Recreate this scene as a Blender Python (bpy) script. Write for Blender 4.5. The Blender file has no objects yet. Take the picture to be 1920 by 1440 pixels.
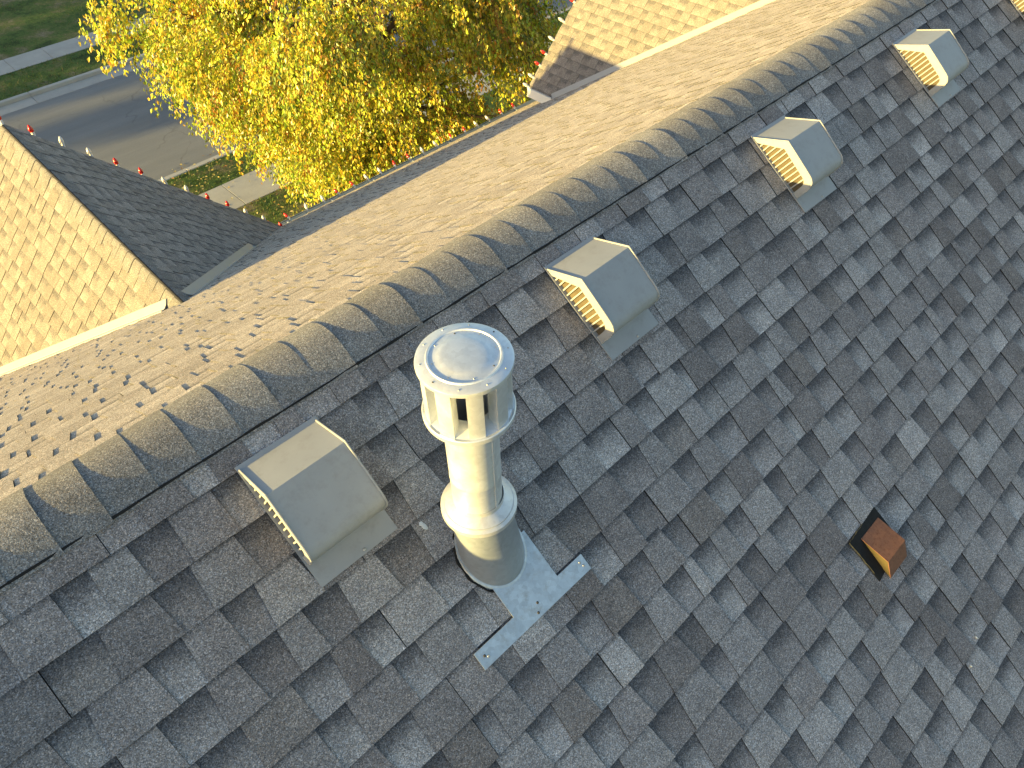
import bpy, bmesh, math, random
from mathutils import Vector, Matrix
random.seed(11)
R_ = random.Random(5)
D = bpy.data
SC = bpy.context.scene
COL = SC.collection
rad = math.radians
Z0 = 9.6                     # height of the main ridge above the ground
A = rad(33.69)               # main roof pitch 8/12
SA, CA, TA = math.sin(A), math.cos(A), math.tan(A)

# ------------------------------------------------------------------ camera
cam = D.cameras.new('camera'); camo = D.objects.new('camera', cam); COL.objects.link(camo)
cam.sensor_fit = 'HORIZONTAL'; cam.sensor_width = 36.0; cam.lens = 1366.02 / 1920 * 36
cam.clip_start = 0.05; cam.clip_end = 2000
CP = Vector((0, -1.654, Z0 + 1.614))
pit, rol, yaw = rad(47.9138), rad(0.98538), rad(43.615)
fwd = Vector((math.sin(yaw) * math.cos(pit), math.cos(yaw) * math.cos(pit), -math.sin(pit)))
rgt = Vector((math.cos(yaw), -math.sin(yaw), 0)); dwn = fwd.cross(rgt)
cr = rgt * math.cos(rol) + dwn * math.sin(rol); cd = dwn * math.cos(rol) - rgt * math.sin(rol)
mw = Matrix((cr, -cd, -fwd)).transposed().to_4x4(); mw.translation = CP
camo.matrix_world = mw
SC.camera = camo
def proj(P):
    d = Vector(P) - CP; z = d.dot(fwd)
    return (960 + 1366.02 * d.dot(cr) / z, 720 + 1366.02 * d.dot(cd) / z, z)

# ------------------------------------------------------------------ sky, sun, exposure
S = Vector((-1, 0.202, 0.1325)).normalized()     # towards the low sun
elev = math.asin(S.z); azim = math.atan2(S.x, S.y)
w = D.worlds.new('World'); SC.world = w; w.use_nodes = True
nt = w.node_tree; nt.nodes.clear()
sky = nt.nodes.new('ShaderNodeTexSky'); sky.sky_type = 'NISHITA'; sky.sun_disc = False
sky.sun_elevation = elev; sky.sun_rotation = azim; sky.air_density = 1.0; sky.dust_density = 1.2; sky.ozone_density = 1.0
bg = nt.nodes.new('ShaderNodeBackground'); bg.inputs[1].default_value = 0.10
wo = nt.nodes.new('ShaderNodeOutputWorld')
nt.links.new(sky.outputs[0], bg.inputs[0]); nt.links.new(bg.outputs[0], wo.inputs[0])
sun = D.lights.new('sun', 'SUN'); sun.energy = 4.3; sun.angle = rad(0.55); sun.color = (1.0, 0.735, 0.235)
suno = D.objects.new('sun', sun); COL.objects.link(suno)
suno.rotation_euler = S.to_track_quat('Z', 'Y').to_euler(); suno.location = (-20, 4, 30)
SC.view_settings.view_transform = 'Standard'; SC.view_settings.look = 'None'
SC.view_settings.gamma = 1; SC.view_settings.use_curve_mapping = False
SC.view_settings.exposure = 2.0

# ------------------------------------------------------------------ helpers
class MB:
    def __init__(s): s.v = []; s.f = []; s.c = []; s.has = False
    def vert(s, p, c=None):
        s.v.append(tuple(p)); s.c.append(c or (1, 1, 1, 1))
        if c: s.has = True
        return len(s.v) - 1
    def face(s, *i): s.f.append(tuple(i))
    def box(s, x0, x1, y0, y1, z0, z1, c=None):
        b = [s.vert(p, c) for p in ((x0,y0,z0),(x1,y0,z0),(x1,y1,z0),(x0,y1,z0),(x0,y0,z1),(x1,y0,z1),(x1,y1,z1),(x0,y1,z1))]
        for q in ((3,2,1,0),(4,5,6,7),(0,1,5,4),(1,2,6,5),(2,3,7,6),(3,0,4,7)): s.face(*[b[i] for i in q])
    def prism(s, poly, ax, a0, a1, c=None):
        """poly in two coordinates extruded along axis ax (0,1,2)"""
        def P(p, a): l = list(p); l.insert(ax, a); return l
        n = len(poly); lo = [s.vert(P(p, a0), c) for p in poly]; hi = [s.vert(P(p, a1), c) for p in poly]
        s.face(*lo[::-1]); s.face(*hi)
        for i in range(n): s.face(lo[i], lo[(i+1) % n], hi[(i+1) % n], hi[i])
    def tube(s, pts, r, k=6, cap=True, c=None):
        pts = [Vector(p) for p in pts]; rings = []; n = len(pts)
        rr = r if isinstance(r, (list, tuple)) else [r] * n
        up = Vector((0.13, 0.2, 1)).normalized()
        for i, p in enumerate(pts):
            t = (pts[min(i+1, n-1)] - pts[max(i-1, 0)]).normalized()
            if abs(t.dot(up)) > .97: up = Vector((1, .1, .05)).normalized()
            u = t.cross(up).normalized(); q = t.cross(u)
            rings.append([s.vert(p + (u * math.cos(2*math.pi*j/k) + q * math.sin(2*math.pi*j/k)) * rr[i], c) for j in range(k)])
        for a, b in zip(rings, rings[1:]):
            for j in range(k): s.face(a[j], b[j], b[(j+1) % k], a[(j+1) % k])
        if cap: s.face(*rings[0]); s.face(*rings[-1][::-1])
    def lathe(s, prof, k=48, c=None, a0=0, a1=2*math.pi):
        full = abs(a1 - a0 - 2*math.pi) < 1e-6; m = k if full else k + 1
        rings = [[s.vert((r*math.cos(a0+(a1-a0)*j/k), r*math.sin(a0+(a1-a0)*j/k), z), c) for j in range(m)] for r, z in prof]
        for a, b in zip(rings, rings[1:]):
            for j in range(k if full else k): 
                j2 = (j+1) % m
                s.face(a[j], a[j2], b[j2], b[j])
    def build(s, name, mat, parent=None, smooth=None, at=None):
        me = D.meshes.new(name); me.from_pydata(s.v, [], s.f)
        if s.has:
            ca = me.color_attributes.new('tone', 'FLOAT_COLOR', 'POINT')
            ca.data.foreach_set('color', [x for c in s.c for x in c])
        me.materials.append(mat)
        if smooth is not None:
            bm = bmesh.new(); bm.from_mesh(me)
            bmesh.ops.recalc_face_normals(bm, faces=bm.faces)
            for f in bm.faces: f.smooth = True
            for e in bm.edges:
                if len(e.link_faces) == 2 and e.calc_face_angle(0) > smooth: e.smooth = False
            bm.to_mesh(me); bm.free()
        me.update()
        o = D.objects.new(name, me); COL.objects.link(o)
        if parent: o.parent = parent
        return o
def empty(name, loc=(0,0,0), rot=(0,0,0), parent=None):
    o = D.objects.new(name, None); COL.objects.link(o); o.location = loc; o.rotation_euler = rot
    o.empty_display_size = .2
    if parent: o.parent = parent
    return o
def tag(o, label=None, cat=None, group=None, kind=None):
    if label: o['label'] = label
    if cat: o['category'] = cat
    if group: o['group'] = group
    if kind: o['kind'] = kind
    return o
def copy_tree(o, parent=None):
    c = o.copy(); COL.objects.link(c); c.parent = parent
    for ch in list(o.children): copy_tree(ch, c)
    return c

# ------------------------------------------------------------------ materials
def mat(name, base=(.5,.5,.5), rough=.6, metal=0.0, spec=.5):
    m = D.materials.new(name); m.use_nodes = True; t = m.node_tree
    b = t.nodes['Principled BSDF']; b.inputs['Base Color'].default_value = (*base, 1)
    b.inputs['Roughness'].default_value = rough; b.inputs['Metallic'].default_value = metal
    b.inputs['Specular IOR Level'].default_value = spec
    return m, t, b
def N(t, kind, **kw):
    n = t.nodes.new('ShaderNode' + kind)
    for k, v in kw.items():
        if k in n.inputs: n.inputs[k].default_value = v
        else: setattr(n, k, v)
    return n
def ramp(t, stops):
    r = t.nodes.new('ShaderNodeValToRGB'); e = r.color_ramp.elements
    while len(e) < len(stops): e.new(0.5)
    for i, (p, c) in enumerate(stops): e[i].position = p; e[i].color = (*c, 1) if len(c) == 3 else c
    return r
def mathn(t, op, a, b=None, c=None):
    n = t.nodes.new('ShaderNodeMath'); n.operation = op
    for i, x in enumerate((a, b, c)):
        if x is None: continue
        if isinstance(x, (int, float)): n.inputs[i].default_value = x
        else: t.links.new(x, n.inputs[i])
    return n.outputs[0]
def mixc(t, blend, fac, a, b):
    n = t.nodes.new('ShaderNodeMix'); n.data_type = 'RGBA'; n.blend_type = blend
    for k, x in ((0, fac), (6, a), (7, b)):
        if isinstance(x, (int, float)): n.inputs[k].default_value = x
        elif isinstance(x, tuple): n.inputs[k].default_value = (*x, 1)
        else: t.links.new(x, n.inputs[k])
    return n.outputs[2]

def shingle_material():
    m, t, b = mat('asphalt_shingle_granules', rough=.95, spec=.25); L = t.links.new
    geo = N(t, 'NewGeometry'); P = geo.outputs['Position']
    at = N(t, 'VertexColor', layer_name='tone')
    # mineral granules: each cell one granule
    v1 = N(t, 'TexVoronoi', Scale=380.0); L(P, v1.inputs['Vector'])
    sep = N(t, 'SeparateColor'); L(v1.outputs['Color'], sep.inputs[0])
    g = ramp(t, [(0, (.42,.42,.43)), (.45, (.88,.88,.87)), (.8, (1.15,1.14,1.12)), (.93, (1.6,1.58,1.56)), (1, (2.0,1.97,1.94))]); L(sep.outputs[0], g.inputs[0])
    hue = ramp(t, [(0, (.90,.98,1.08)), (.5, (1,1,1)), (1, (1.10,1.0,.90))]); L(sep.outputs[1], hue.inputs[0])
    n2 = N(t, 'TexNoise', Scale=120.0, Detail=3.0, Roughness=.7); L(P, n2.inputs['Vector'])
    r2 = ramp(t, [(.3, (.80,.80,.80)), (.7, (1.20,1.20,1.20))]); L(n2.outputs['Fac'], r2.inputs[0])
    n3 = N(t, 'TexNoise', Scale=11.0, Detail=4.0, Roughness=.6); L(P, n3.inputs['Vector'])
    r3 = ramp(t, [(.3, (.86,.86,.87)), (.7, (1.13,1.13,1.12))]); L(n3.outputs['Fac'], r3.inputs[0])
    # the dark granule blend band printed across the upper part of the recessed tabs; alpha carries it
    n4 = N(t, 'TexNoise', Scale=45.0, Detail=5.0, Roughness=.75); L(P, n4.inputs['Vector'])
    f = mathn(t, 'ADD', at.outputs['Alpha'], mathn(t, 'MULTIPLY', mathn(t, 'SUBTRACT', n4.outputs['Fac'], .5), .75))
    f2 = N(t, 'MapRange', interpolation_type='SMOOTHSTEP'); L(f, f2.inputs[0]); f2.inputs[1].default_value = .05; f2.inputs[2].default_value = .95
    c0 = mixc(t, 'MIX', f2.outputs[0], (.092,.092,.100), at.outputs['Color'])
    c = mixc(t, 'MULTIPLY', 1.0, c0, g.outputs[0]); c = mixc(t, 'MULTIPLY', 1.0, c, hue.outputs[0])
    c = mixc(t, 'MULTIPLY', 1.0, c, r2.outputs[0]); c = mixc(t, 'MULTIPLY', 1.0, c, r3.outputs[0])
    L(c, b.inputs['Base Color'])
    bp = N(t, 'Bump', Strength=.22, Distance=.0025); hgt = mathn(t, 'ADD', mathn(t, 'MULTIPLY', v1.outputs['Distance'], -1.0), mathn(t, 'MULTIPLY', n2.outputs['Fac'], .8))
    L(hgt, bp.inputs['Height']); L(bp.outputs[0], b.inputs['Normal'])
    b.inputs['Diffuse Roughness'].default_value = 0.15
    return m
M = {}
M['shingle'] = shingle_material()

def painted_metal(name, base, rough=.45, spec=.4, mott=.08, metal=0.0, scale=9.0, rust=None, bump=.05):
    m, t, b = mat(name, base, rough, metal, spec); L = t.links.new
    tc = N(t, 'TexCoord')
    n = N(t, 'TexNoise', Scale=scale, Detail=6.0, Roughness=.65); L(tc.outputs['Object'], n.inputs['Vector'])
    r = ramp(t, [(.25, tuple(x*(1-mott) for x in base)), (.75, tuple(min(1, x*(1+mott)) for x in base))]); L(n.outputs['Fac'], r.inputs[0])
    col = r.outputs[0]
    n2 = N(t, 'TexNoise', Scale=scale*14, Detail=3.0); L(tc.outputs['Object'], n2.inputs['Vector'])
    if rust:
        rr = ramp(t, [(rust[1], (0,0,0)), (rust[2], (1,1,1))]); 
        n3 = N(t, 'TexNoise', Scale=scale*2.6, Detail=8.0, Roughness=.75); L(tc.outputs['Object'], n3.inputs['Vector']); L(n3.outputs['Fac'], rr.inputs[0])
        col = mixc(t, 'MIX', rr.outputs[0], col, rust[0])
    L(col, b.inputs['Base Color'])
    rg = ramp(t, [(.3, (rough*.8,)*3), (.7, (min(1, rough*1.25),)*3)]); L(n.outputs['Fac'], rg.inputs[0]); L(rg.outputs[0], b.inputs['Roughness'])
    bp = N(t, 'Bump', Strength=bump, Distance=.002); L(n2.outputs['Fac'], bp.inputs['Height']); L(bp.outputs[0], b.inputs['Normal'])
    return m
M['vent'] = painted_metal('weathered_grey_vent_paint', (.335,.342,.346), .52, .35, .07, rust=((.27,.265,.255), .50, .80), scale=7)
M['galv'] = painted_metal('galvanised_steel', (.68,.71,.74), .42, .5, .05, metal=.55, scale=14, bump=.08)
def spangle(m, scale, lo, hi, stain):
    t = m.node_tree; b = t.nodes['Principled BSDF']; L = t.links.new; src = b.inputs['Base Color'].links[0].from_socket
    tc = N(t, 'TexCoord'); v = N(t, 'TexVoronoi', Scale=scale); L(tc.outputs['Object'], v.inputs['Vector'])
    sp = N(t, 'SeparateColor'); L(v.outputs['Color'], sp.inputs[0]); r = ramp(t, [(0, (lo,)*3), (1, (hi,)*3)]); L(sp.outputs[0], r.inputs[0])
    c = mixc(t, 'MULTIPLY', 1.0, src, r.outputs[0])
    mp = N(t, 'Mapping'); mp.inputs['Scale'].default_value = (26, 26, 3.5); L(tc.outputs['Object'], mp.inputs['Vector'])
    n = N(t, 'TexNoise', Scale=1.0, Detail=6.0, Roughness=.7); L(mp.outputs[0], n.inputs['Vector'])
    rs = ramp(t, [(.52, (0,0,0)), (.72, (stain,)*3)]); L(n.outputs['Fac'], rs.inputs[0])
    L(mixc(t, 'MIX', rs.outputs[0], c, (.30,.26,.21)), b.inputs['Base Color'])
spangle(M['galv'], 75, .94, 1.05, .14)
M['galv_dull'] = painted_metal('dull_galvanised_flashing', (.54,.595,.63), .44, .5, .18, metal=.5, scale=11, rust=((.42,.42,.40), .52, .74), bump=.1)
M['collar'] = painted_metal('aluminium_collar', (.60,.61,.62), .42, .5, .06, metal=.5, scale=10)
M['cone'] = painted_metal('grey_flashing_cone', (.34,.38,.43), .45, .5, .12, metal=.5, scale=8)
spangle(M['galv_dull'], 60, .90, 1.08, .22); spangle(M['cone'], 70, .93, 1.06, .15); spangle(M['collar'], 80, .92, 1.05, .18)
M['rust'] = painted_metal('rusty_brown_hood', (.215,.098,.058), .75, .3, .25, scale=30, rust=((.13,.052,.030), .5, .68), bump=.3)
M['sunside'] = painted_metal('sun_yellow_hood_side', (.085,.066,.026), .75, .3, .2, scale=30)  # yellow sunlight on the hood's left panel, put into its base colour
M['tar'] = painted_metal('black_tar_felt', (.012,.012,.012), .8, .3, .3, scale=40)
M['lichen'] = painted_metal('lichen_crust', (.085,.08,.055), .95, .1, .4, scale=60, bump=.5)
M['valley'] = painted_metal('white_valley_metal', (.36,.355,.35), .45, .4, .04)
M['trim'] = painted_metal('white_trim_paint', (.78,.78,.77), .5, .4, .03)
M['gutter'] = painted_metal('pale_gutter_metal', (.50,.55,.56), .4, .5, .08)
M['siding'] = painted_metal('cream_siding', (.55,.50,.42), .6, .3, .04)
M['felt'] = painted_metal('roof_underlay', (.035,.035,.038), .9, .2, .2)
M['gap_shade'] = painted_metal('brown_gap_shade', (.105,.085,.055), .8, .2, .35, scale=40)
M['screw'] = painted_metal('screw_head', (.45,.45,.45), .35, .5, .1, metal=.8)
M['nail'] = painted_metal('dark_nail_head', (.06,.055,.05), .6, .4, .2)
M['dropping'] = painted_metal('white_chalky_scrap', (.75,.76,.76), .9, .2, .08, scale=80, bump=.4)
M['white_socket'] = painted_metal('white_plastic_socket', (.72,.72,.70), .4, .5, .03)
M['wire'] = painted_metal('dark_green_wire', (.015,.05,.045), .5, .4, .1)
M['clip'] = painted_metal('clear_grey_clip', (.42,.46,.46), .3, .5, .05)
def bulb_mat(name, col):
    m, t, b = mat(name, col, .18); b.inputs['Transmission Weight'].default_value = .25
    b.inputs['Coat Weight'].default_value = .4
    return m
M['red_bulb'] = bulb_mat('red_glass_bulb', (.72,.035,.02)); M['white_bulb'] = bulb_mat('frosted_white_bulb', (.82,.80,.76))

# ================================================================== HOUSE
house = empty('house', (0, 0, 0))
tag(house, 'house with grey asphalt shingle roof, ridge caps and two street-facing cross gables', 'house')

class Plane:
    """roof plane: origin at the top edge, u along the ridge, v down the slope, n outwards"""
    def __init__(s, o, u, v):
        s.o = Vector(o); s.u = Vector(u).normalized(); s.v = Vector(v).normalized(); s.n = s.u.cross(s.v)
        if s.n.z < 0: s.n = -s.n
    def at(s, u, v, h): return s.o + s.u*u + s.v*v + s.n*h
near = Plane((0, 0, Z0), (1, 0, 0), (0, -CA, -SA))
far = Plane((0, 0, Z0), (1, 0, 0), (0, CA, -SA))

TONES = [((0.3475, 0.3284, 0.3194), 4.5), ((0.3097, 0.2904, 0.2841), 6), ((0.2717, 0.2489, 0.2423), 4.5), ((0.2291, 0.2088, 0.2031), 2.4), ((0.2021, 0.1811, 0.1738), 1.6), ((0.3918, 0.3688, 0.3578), 1.2), ((0.2314, 0.2077, 0.1948), 0.9)]
def tone(rng, dark=1.0):
    tot = sum(x[1] for x in TONES); r = rng.random()*tot
    for c, wgt in TONES:
        r -= wgt
        if r <= 0: break
    k = dark*rng.uniform(.90, 1.10)
    return tuple(x*k for x in c)

def clip(poly, hp):
    """clip convex polygon to half planes a*u+b*v<=c"""
    for (a, b, c) in hp:
        out = []; n = len(poly)
        for i in range(n):
            p, q = poly[i], poly[(i+1) % n]
            dp, dq = a*p[0]+b*p[1]-c, a*q[0]+b*q[1]-c
            if dp <= 0: out.append(p)
            if (dp < 0 < dq) or (dq < 0 < dp):
                k = dp/(dp-dq); out.append((p[0]+(q[0]-p[0])*k, p[1]+(q[1]-p[1])*k))
        poly = out
        if len(poly) < 3: return []
    return poly

E_ = .143
CUT = (.030, .029, .029, 1.0)      # bare asphalt on the cut edges
def make_pieces(u0, u1, v0, v1, phase, rng, hp=(), tonek=1.0, warm=1.0, fade=0.0):
    """list of shingle tabs: dict(poly strips, kind, colour, heights)"""
    out = []; k = math.ceil((v0-phase)/E_ - 1e-6) if v0 > phase else 0
    while phase + k*E_ < v1:
        va = phase + k*E_; vb = va + E_
        jl = False; u = u0 - rng.uniform(0, 1.0); rec = rng.random() < .5
        strip_end = u + rng.uniform(.6, 1.0); stone = tone(rng, tonek)
        wob = [rng.uniform(-.0018, .0018) for _ in range(3)]
        drift = rng.uniform(-.0025, .0025)
        while u < u1:
            wd = rng.uniform(.085, .155) if rec else rng.uniform(.090, .170)
            if rng.random() < .05: wd *= .5
            e = u + wd; joint = False
            if e >= strip_end: joint = True; strip_end = e + rng.uniform(.85, 1.05); stone = tone(rng, tonek)
            ta = rng.uniform(.002, .009)      # tabs flare towards the butt
            c = tone(rng, tonek)
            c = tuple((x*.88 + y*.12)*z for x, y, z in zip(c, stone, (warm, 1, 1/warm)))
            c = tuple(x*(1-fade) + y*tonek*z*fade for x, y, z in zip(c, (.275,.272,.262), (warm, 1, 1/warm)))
            if u > u0-.3 and e > u0:
                out.append(dict(u0=u, u1=e-(.0022 if joint else 0), jl=jl, jr=joint, va=va, vb=vb+drift+rng.uniform(-.0012, .0012), rec=rec, c=c, ta=ta, lift=rng.uniform(-.0007, .0009), hp=hp, light=rng.uniform(1.08, 1.32), fade=fade))
            u = e; jl = joint
            if not (joint and rng.random() < .2): rec = not rec
        k += 1
    return out

def emit(mb, pl, p):
    """build one tab into mesh builder; returns False when clipped away"""
    va, vb, rec = p['va'], p['vb'], p['rec']; Lv = E_
    if rec: cuts = [va-.012, va+.30*Lv, va+.55*Lv, va+.8*Lv, vb]; ov = .016; base = 0.0
    else: cuts = [va-.012, va+.010, va+.026, vb]; ov = 0.0; base = .0040
    ta = p['ta']; any_ = False; CT = tuple(CUT[i] + (.11*p['fade'] if i < 3 else 0) for i in range(4))
    def hgt(v): t = (v-va)/Lv; return .0022 + .0053*t + base + p['lift']
    def edge(v):
        t = (v-va)/Lv
        if rec: return p['u0']-(0 if p['jl'] else ov), p['u1']+(0 if p['jr'] else ov)
        return p['u0'] - (0 if p['jl'] else ta*(t-.5)*2), p['u1'] + (0 if p['jr'] else ta*(t-.5)*2)
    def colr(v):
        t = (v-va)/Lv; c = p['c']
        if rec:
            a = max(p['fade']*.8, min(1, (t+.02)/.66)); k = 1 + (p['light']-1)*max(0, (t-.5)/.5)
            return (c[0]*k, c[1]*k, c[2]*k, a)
        return (*c, max(p['fade'], min(1.0, .42 + (v-va-.004)/.022*.58)))     # contact shade under the butt of the course above, painted into alpha
    for a, b in zip(cuts, cuts[1:]):
        l0, r0 = edge(a); l1, r1 = edge(b)
        poly = [(l0, a), (r0, a), (r1, b), (l1, b)]
        if p['hp']: poly = clip(poly, p['hp'])
        if len(poly) < 3: continue
        any_ = True
        top = [mb.vert(pl.at(x, v, hgt(v)), colr(v)) for x, v in poly]; mb.face(*top)
        n = len(poly)
        for i in range(n):
            (x, v), (x2, v2) = poly[i], poly[(i+1) % n]
            if abs(v-v2) < 1e-7 and any(abs(v-cc) < 1e-7 for cc in cuts[:-1]): continue
            q = [mb.vert(pl.at(x, v, hgt(v)-.0002), CT), mb.vert(pl.at(x2, v2, hgt(v2)-.0002), CT), mb.vert(pl.at(x2, v2, -.003), CT), mb.vert(pl.at(x, v, -.003), CT)]
            mb.face(q[1], q[0], q[3], q[2])
    return any_

def px_size(pl, p):
    pts = [proj(pl.at(u, v, 0)) for u, v in ((p['u0'],p['va']),(p['u1'],p['va']),(p['u1'],p['vb']),(p['u0'],p['vb']))]
    if any(q[2] < .1 for q in pts): return 0
    cx = sum(q[0] for q in pts)/4; cy = sum(q[1] for q in pts)/4
    if not (-20 < cx < 1940 and -20 < cy < 1460): return 0
    a = 0
    for i in range(4): a += pts[i][0]*pts[(i+1) % 4][1] - pts[(i+1) % 4][0]*pts[i][1]
    return abs(a)/2

def deck(name, pl, poly, h, parent, m, thick=.12):
    mb = MB(); n = len(poly)
    t = [mb.vert(pl.at(u, v, h)) for u, v in poly]; b = [mb.vert(pl.at(u, v, h-thick)) for u, v in poly]
    mb.face(*t); mb.face(*b[::-1])
    for i in range(n): mb.face(t[i], b[i], b[(i+1) % n], t[(i+1) % n])
    return mb.build(name, m, parent)

EAVE = 7.2; VE = EAVE/CA
X0, X1 = -6.0, 15.0
# ---- rear slope (the one under the camera)
rear = deck('roof_slope', near, [(X0, .075), (X1, .075), (X1, VE), (X0, VE)], -.004, house, M['felt'])
rear['label'] = 'shaded grey shingle slope with vents and flue'
rng = random.Random(21)
pieces = make_pieces(X0, X1, .09, 5.2, .0917, rng, hp=((-1,0,-X0), (1,0,X1)))
# cut the tabs round the flue flashing and the rusty hood is done by laying the metal over them
vis = sorted(range(len(pieces)), key=lambda i: -px_size(near, pieces[i]))
solo = set(vis[:300])
rest = MB()
for i, p in enumerate(pieces):
    if i in solo:
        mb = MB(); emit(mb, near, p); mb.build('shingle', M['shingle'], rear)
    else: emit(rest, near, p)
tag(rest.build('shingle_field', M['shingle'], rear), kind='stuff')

# ---- street slope
front = deck('roof_slope', far, [(X0, .075), (X1, .075), (X1, VE), (X0, VE)], -.004, house, M['felt'])
front['label'] = 'sunlit shingle slope falling towards the street'
rng = random.Random(33); mb = MB()
for p in make_pieces(X0+3, X1, .09, VE-.002, .096, rng, hp=((0,1,VE),(1,0,X1)), tonek=1.28, warm=1.09, fade=.6): emit(mb, far, p)  # sunlight put into the tone: raised and warmed on this raking slope
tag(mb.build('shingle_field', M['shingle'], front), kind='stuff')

# ---- ridge caps
def ridge_profile(half, a, rr, nseg=18):
    """cross section of a bent cap: offsets (across, up) from the ridge line; legs follow slopes of angle a"""
    ss = [-half + 2*half*i/nseg for i in range(nseg+1)]; pts = []; x = z = 0
    def ang(s): k = max(-1, min(1, s/rr)); return -a*(1.5*k-.5*k**3)
    last = None
    for s in ss:
        if last is not None:
            m = ang((s+last)/2); x += (s-last)*math.cos(m); z += (s-last)*math.sin(m)
        pts.append([x, z]); last = s
    xm = (pts[0][0]+pts[-1][0])/2
    for q in pts: q[0] -= xm
    # drop so that the outer ends sit on the planes
    drop = pts[0][1] + abs(pts[0][0])*math.tan(a)
    for q in pts: q[1] -= drop
    return pts
def caps(parent, o, du, across, a, length, exposure, name, rng, half=.152, rr=.12, start=0.0, lift0=.0095, lift1=.0128, tk=1.0):
    """caps run along du, butt ends face +du; across = horizontal direction over the ridge"""
    prof = ridge_profile(half, a, rr); du = Vector(du); across = Vector(across); up = Vector((0,0,1)); o = Vector(o)
    n = int(length/exposure)+1; made = []
    for i in range(n):
        x = start + i*exposure; mb = MB(); c = tone(rng, tk*.93); j = rng.uniform(-.004, .004); w_ = rng.uniform(-.004, .004)
        c = tuple(.25*q + .75*w2 for q, w2 in zip(c, (.225*tk, .222*tk, .216*tk)))
        le = lift1 + rng.uniform(-.0012, .0022); secs = [(x-.03, lift0-.0012), (x+exposure*.35, lift0*.62+le*.38), (x+exposure*.7, lift0*.27+le*.73), (x+exposure+j, le)]
        rows_t, rows_b = [], []
        for (xx, lf) in secs:
            rt, rb = [], []
            for k, (px, pz) in enumerate(prof):
                t2 = abs(px)/abs(prof[0][0]); l2 = lf + (1-t2)*.004
                nx = (px/ max(1e-6, abs(prof[0][0])))*math.sin(a); nz = math.sqrt(max(0, 1-nx*nx))
                P = o + du*xx + across*(px+nx*l2 + w_) + up*(pz+nz*l2)
                Q = o + du*xx + across*(px+nx*(l2-.0065) + w_) + up*(pz+nz*(l2-.0065))
                rt.append(mb.vert(P, (*c, 1))); rb.append(mb.vert(Q, (*c, 1)))
            rows_t.append(rt); rows_b.append(rb)
        m = len(prof)
        for r1, r2 in zip(rows_t, rows_t[1:]):
            for k in range(m-1): mb.face(r1[k], r1[k+1], r2[k+1], r2[k])
        for r1, r2 in zip(rows_b, rows_b[1:]):
            for k in range(m-1): mb.face(r1[k], r2[k], r2[k+1], r1[k+1])
        for k in range(m-1): mb.face(rows_t[-1][k], rows_t[-1][k+1], rows_b[-1][k+1], rows_b[-1][k])
        for k in (0, m-1):
            for s_ in range(len(secs)-1): mb.face(rows_t[s_][k], rows_t[s_+1][k], rows_b[s_+1][k], rows_b[s_][k])
        made.append(mb.build(name, M['shingle'], parent, smooth=rad(50)))
    return made
mb = MB(); rg2 = random.Random(71); pts = []
for k in range(240):
    pts.append(near.at(-2.2 + k*.052, .1545 + rg2.uniform(-.0014,.0014), .0105))
mb.tube(pts, [rg2.uniform(.0028,.0058) for _ in pts], 5); mb.build('tar_shade_line', M['tar'], house)  # black bead stands for both tar and the shade line under the caps
caps(house, (0,0,Z0), (1,0,0), (0,1,0), A, 12.2, .1352, 'ridge_cap', random.Random(8), start=-2.08)

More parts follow.
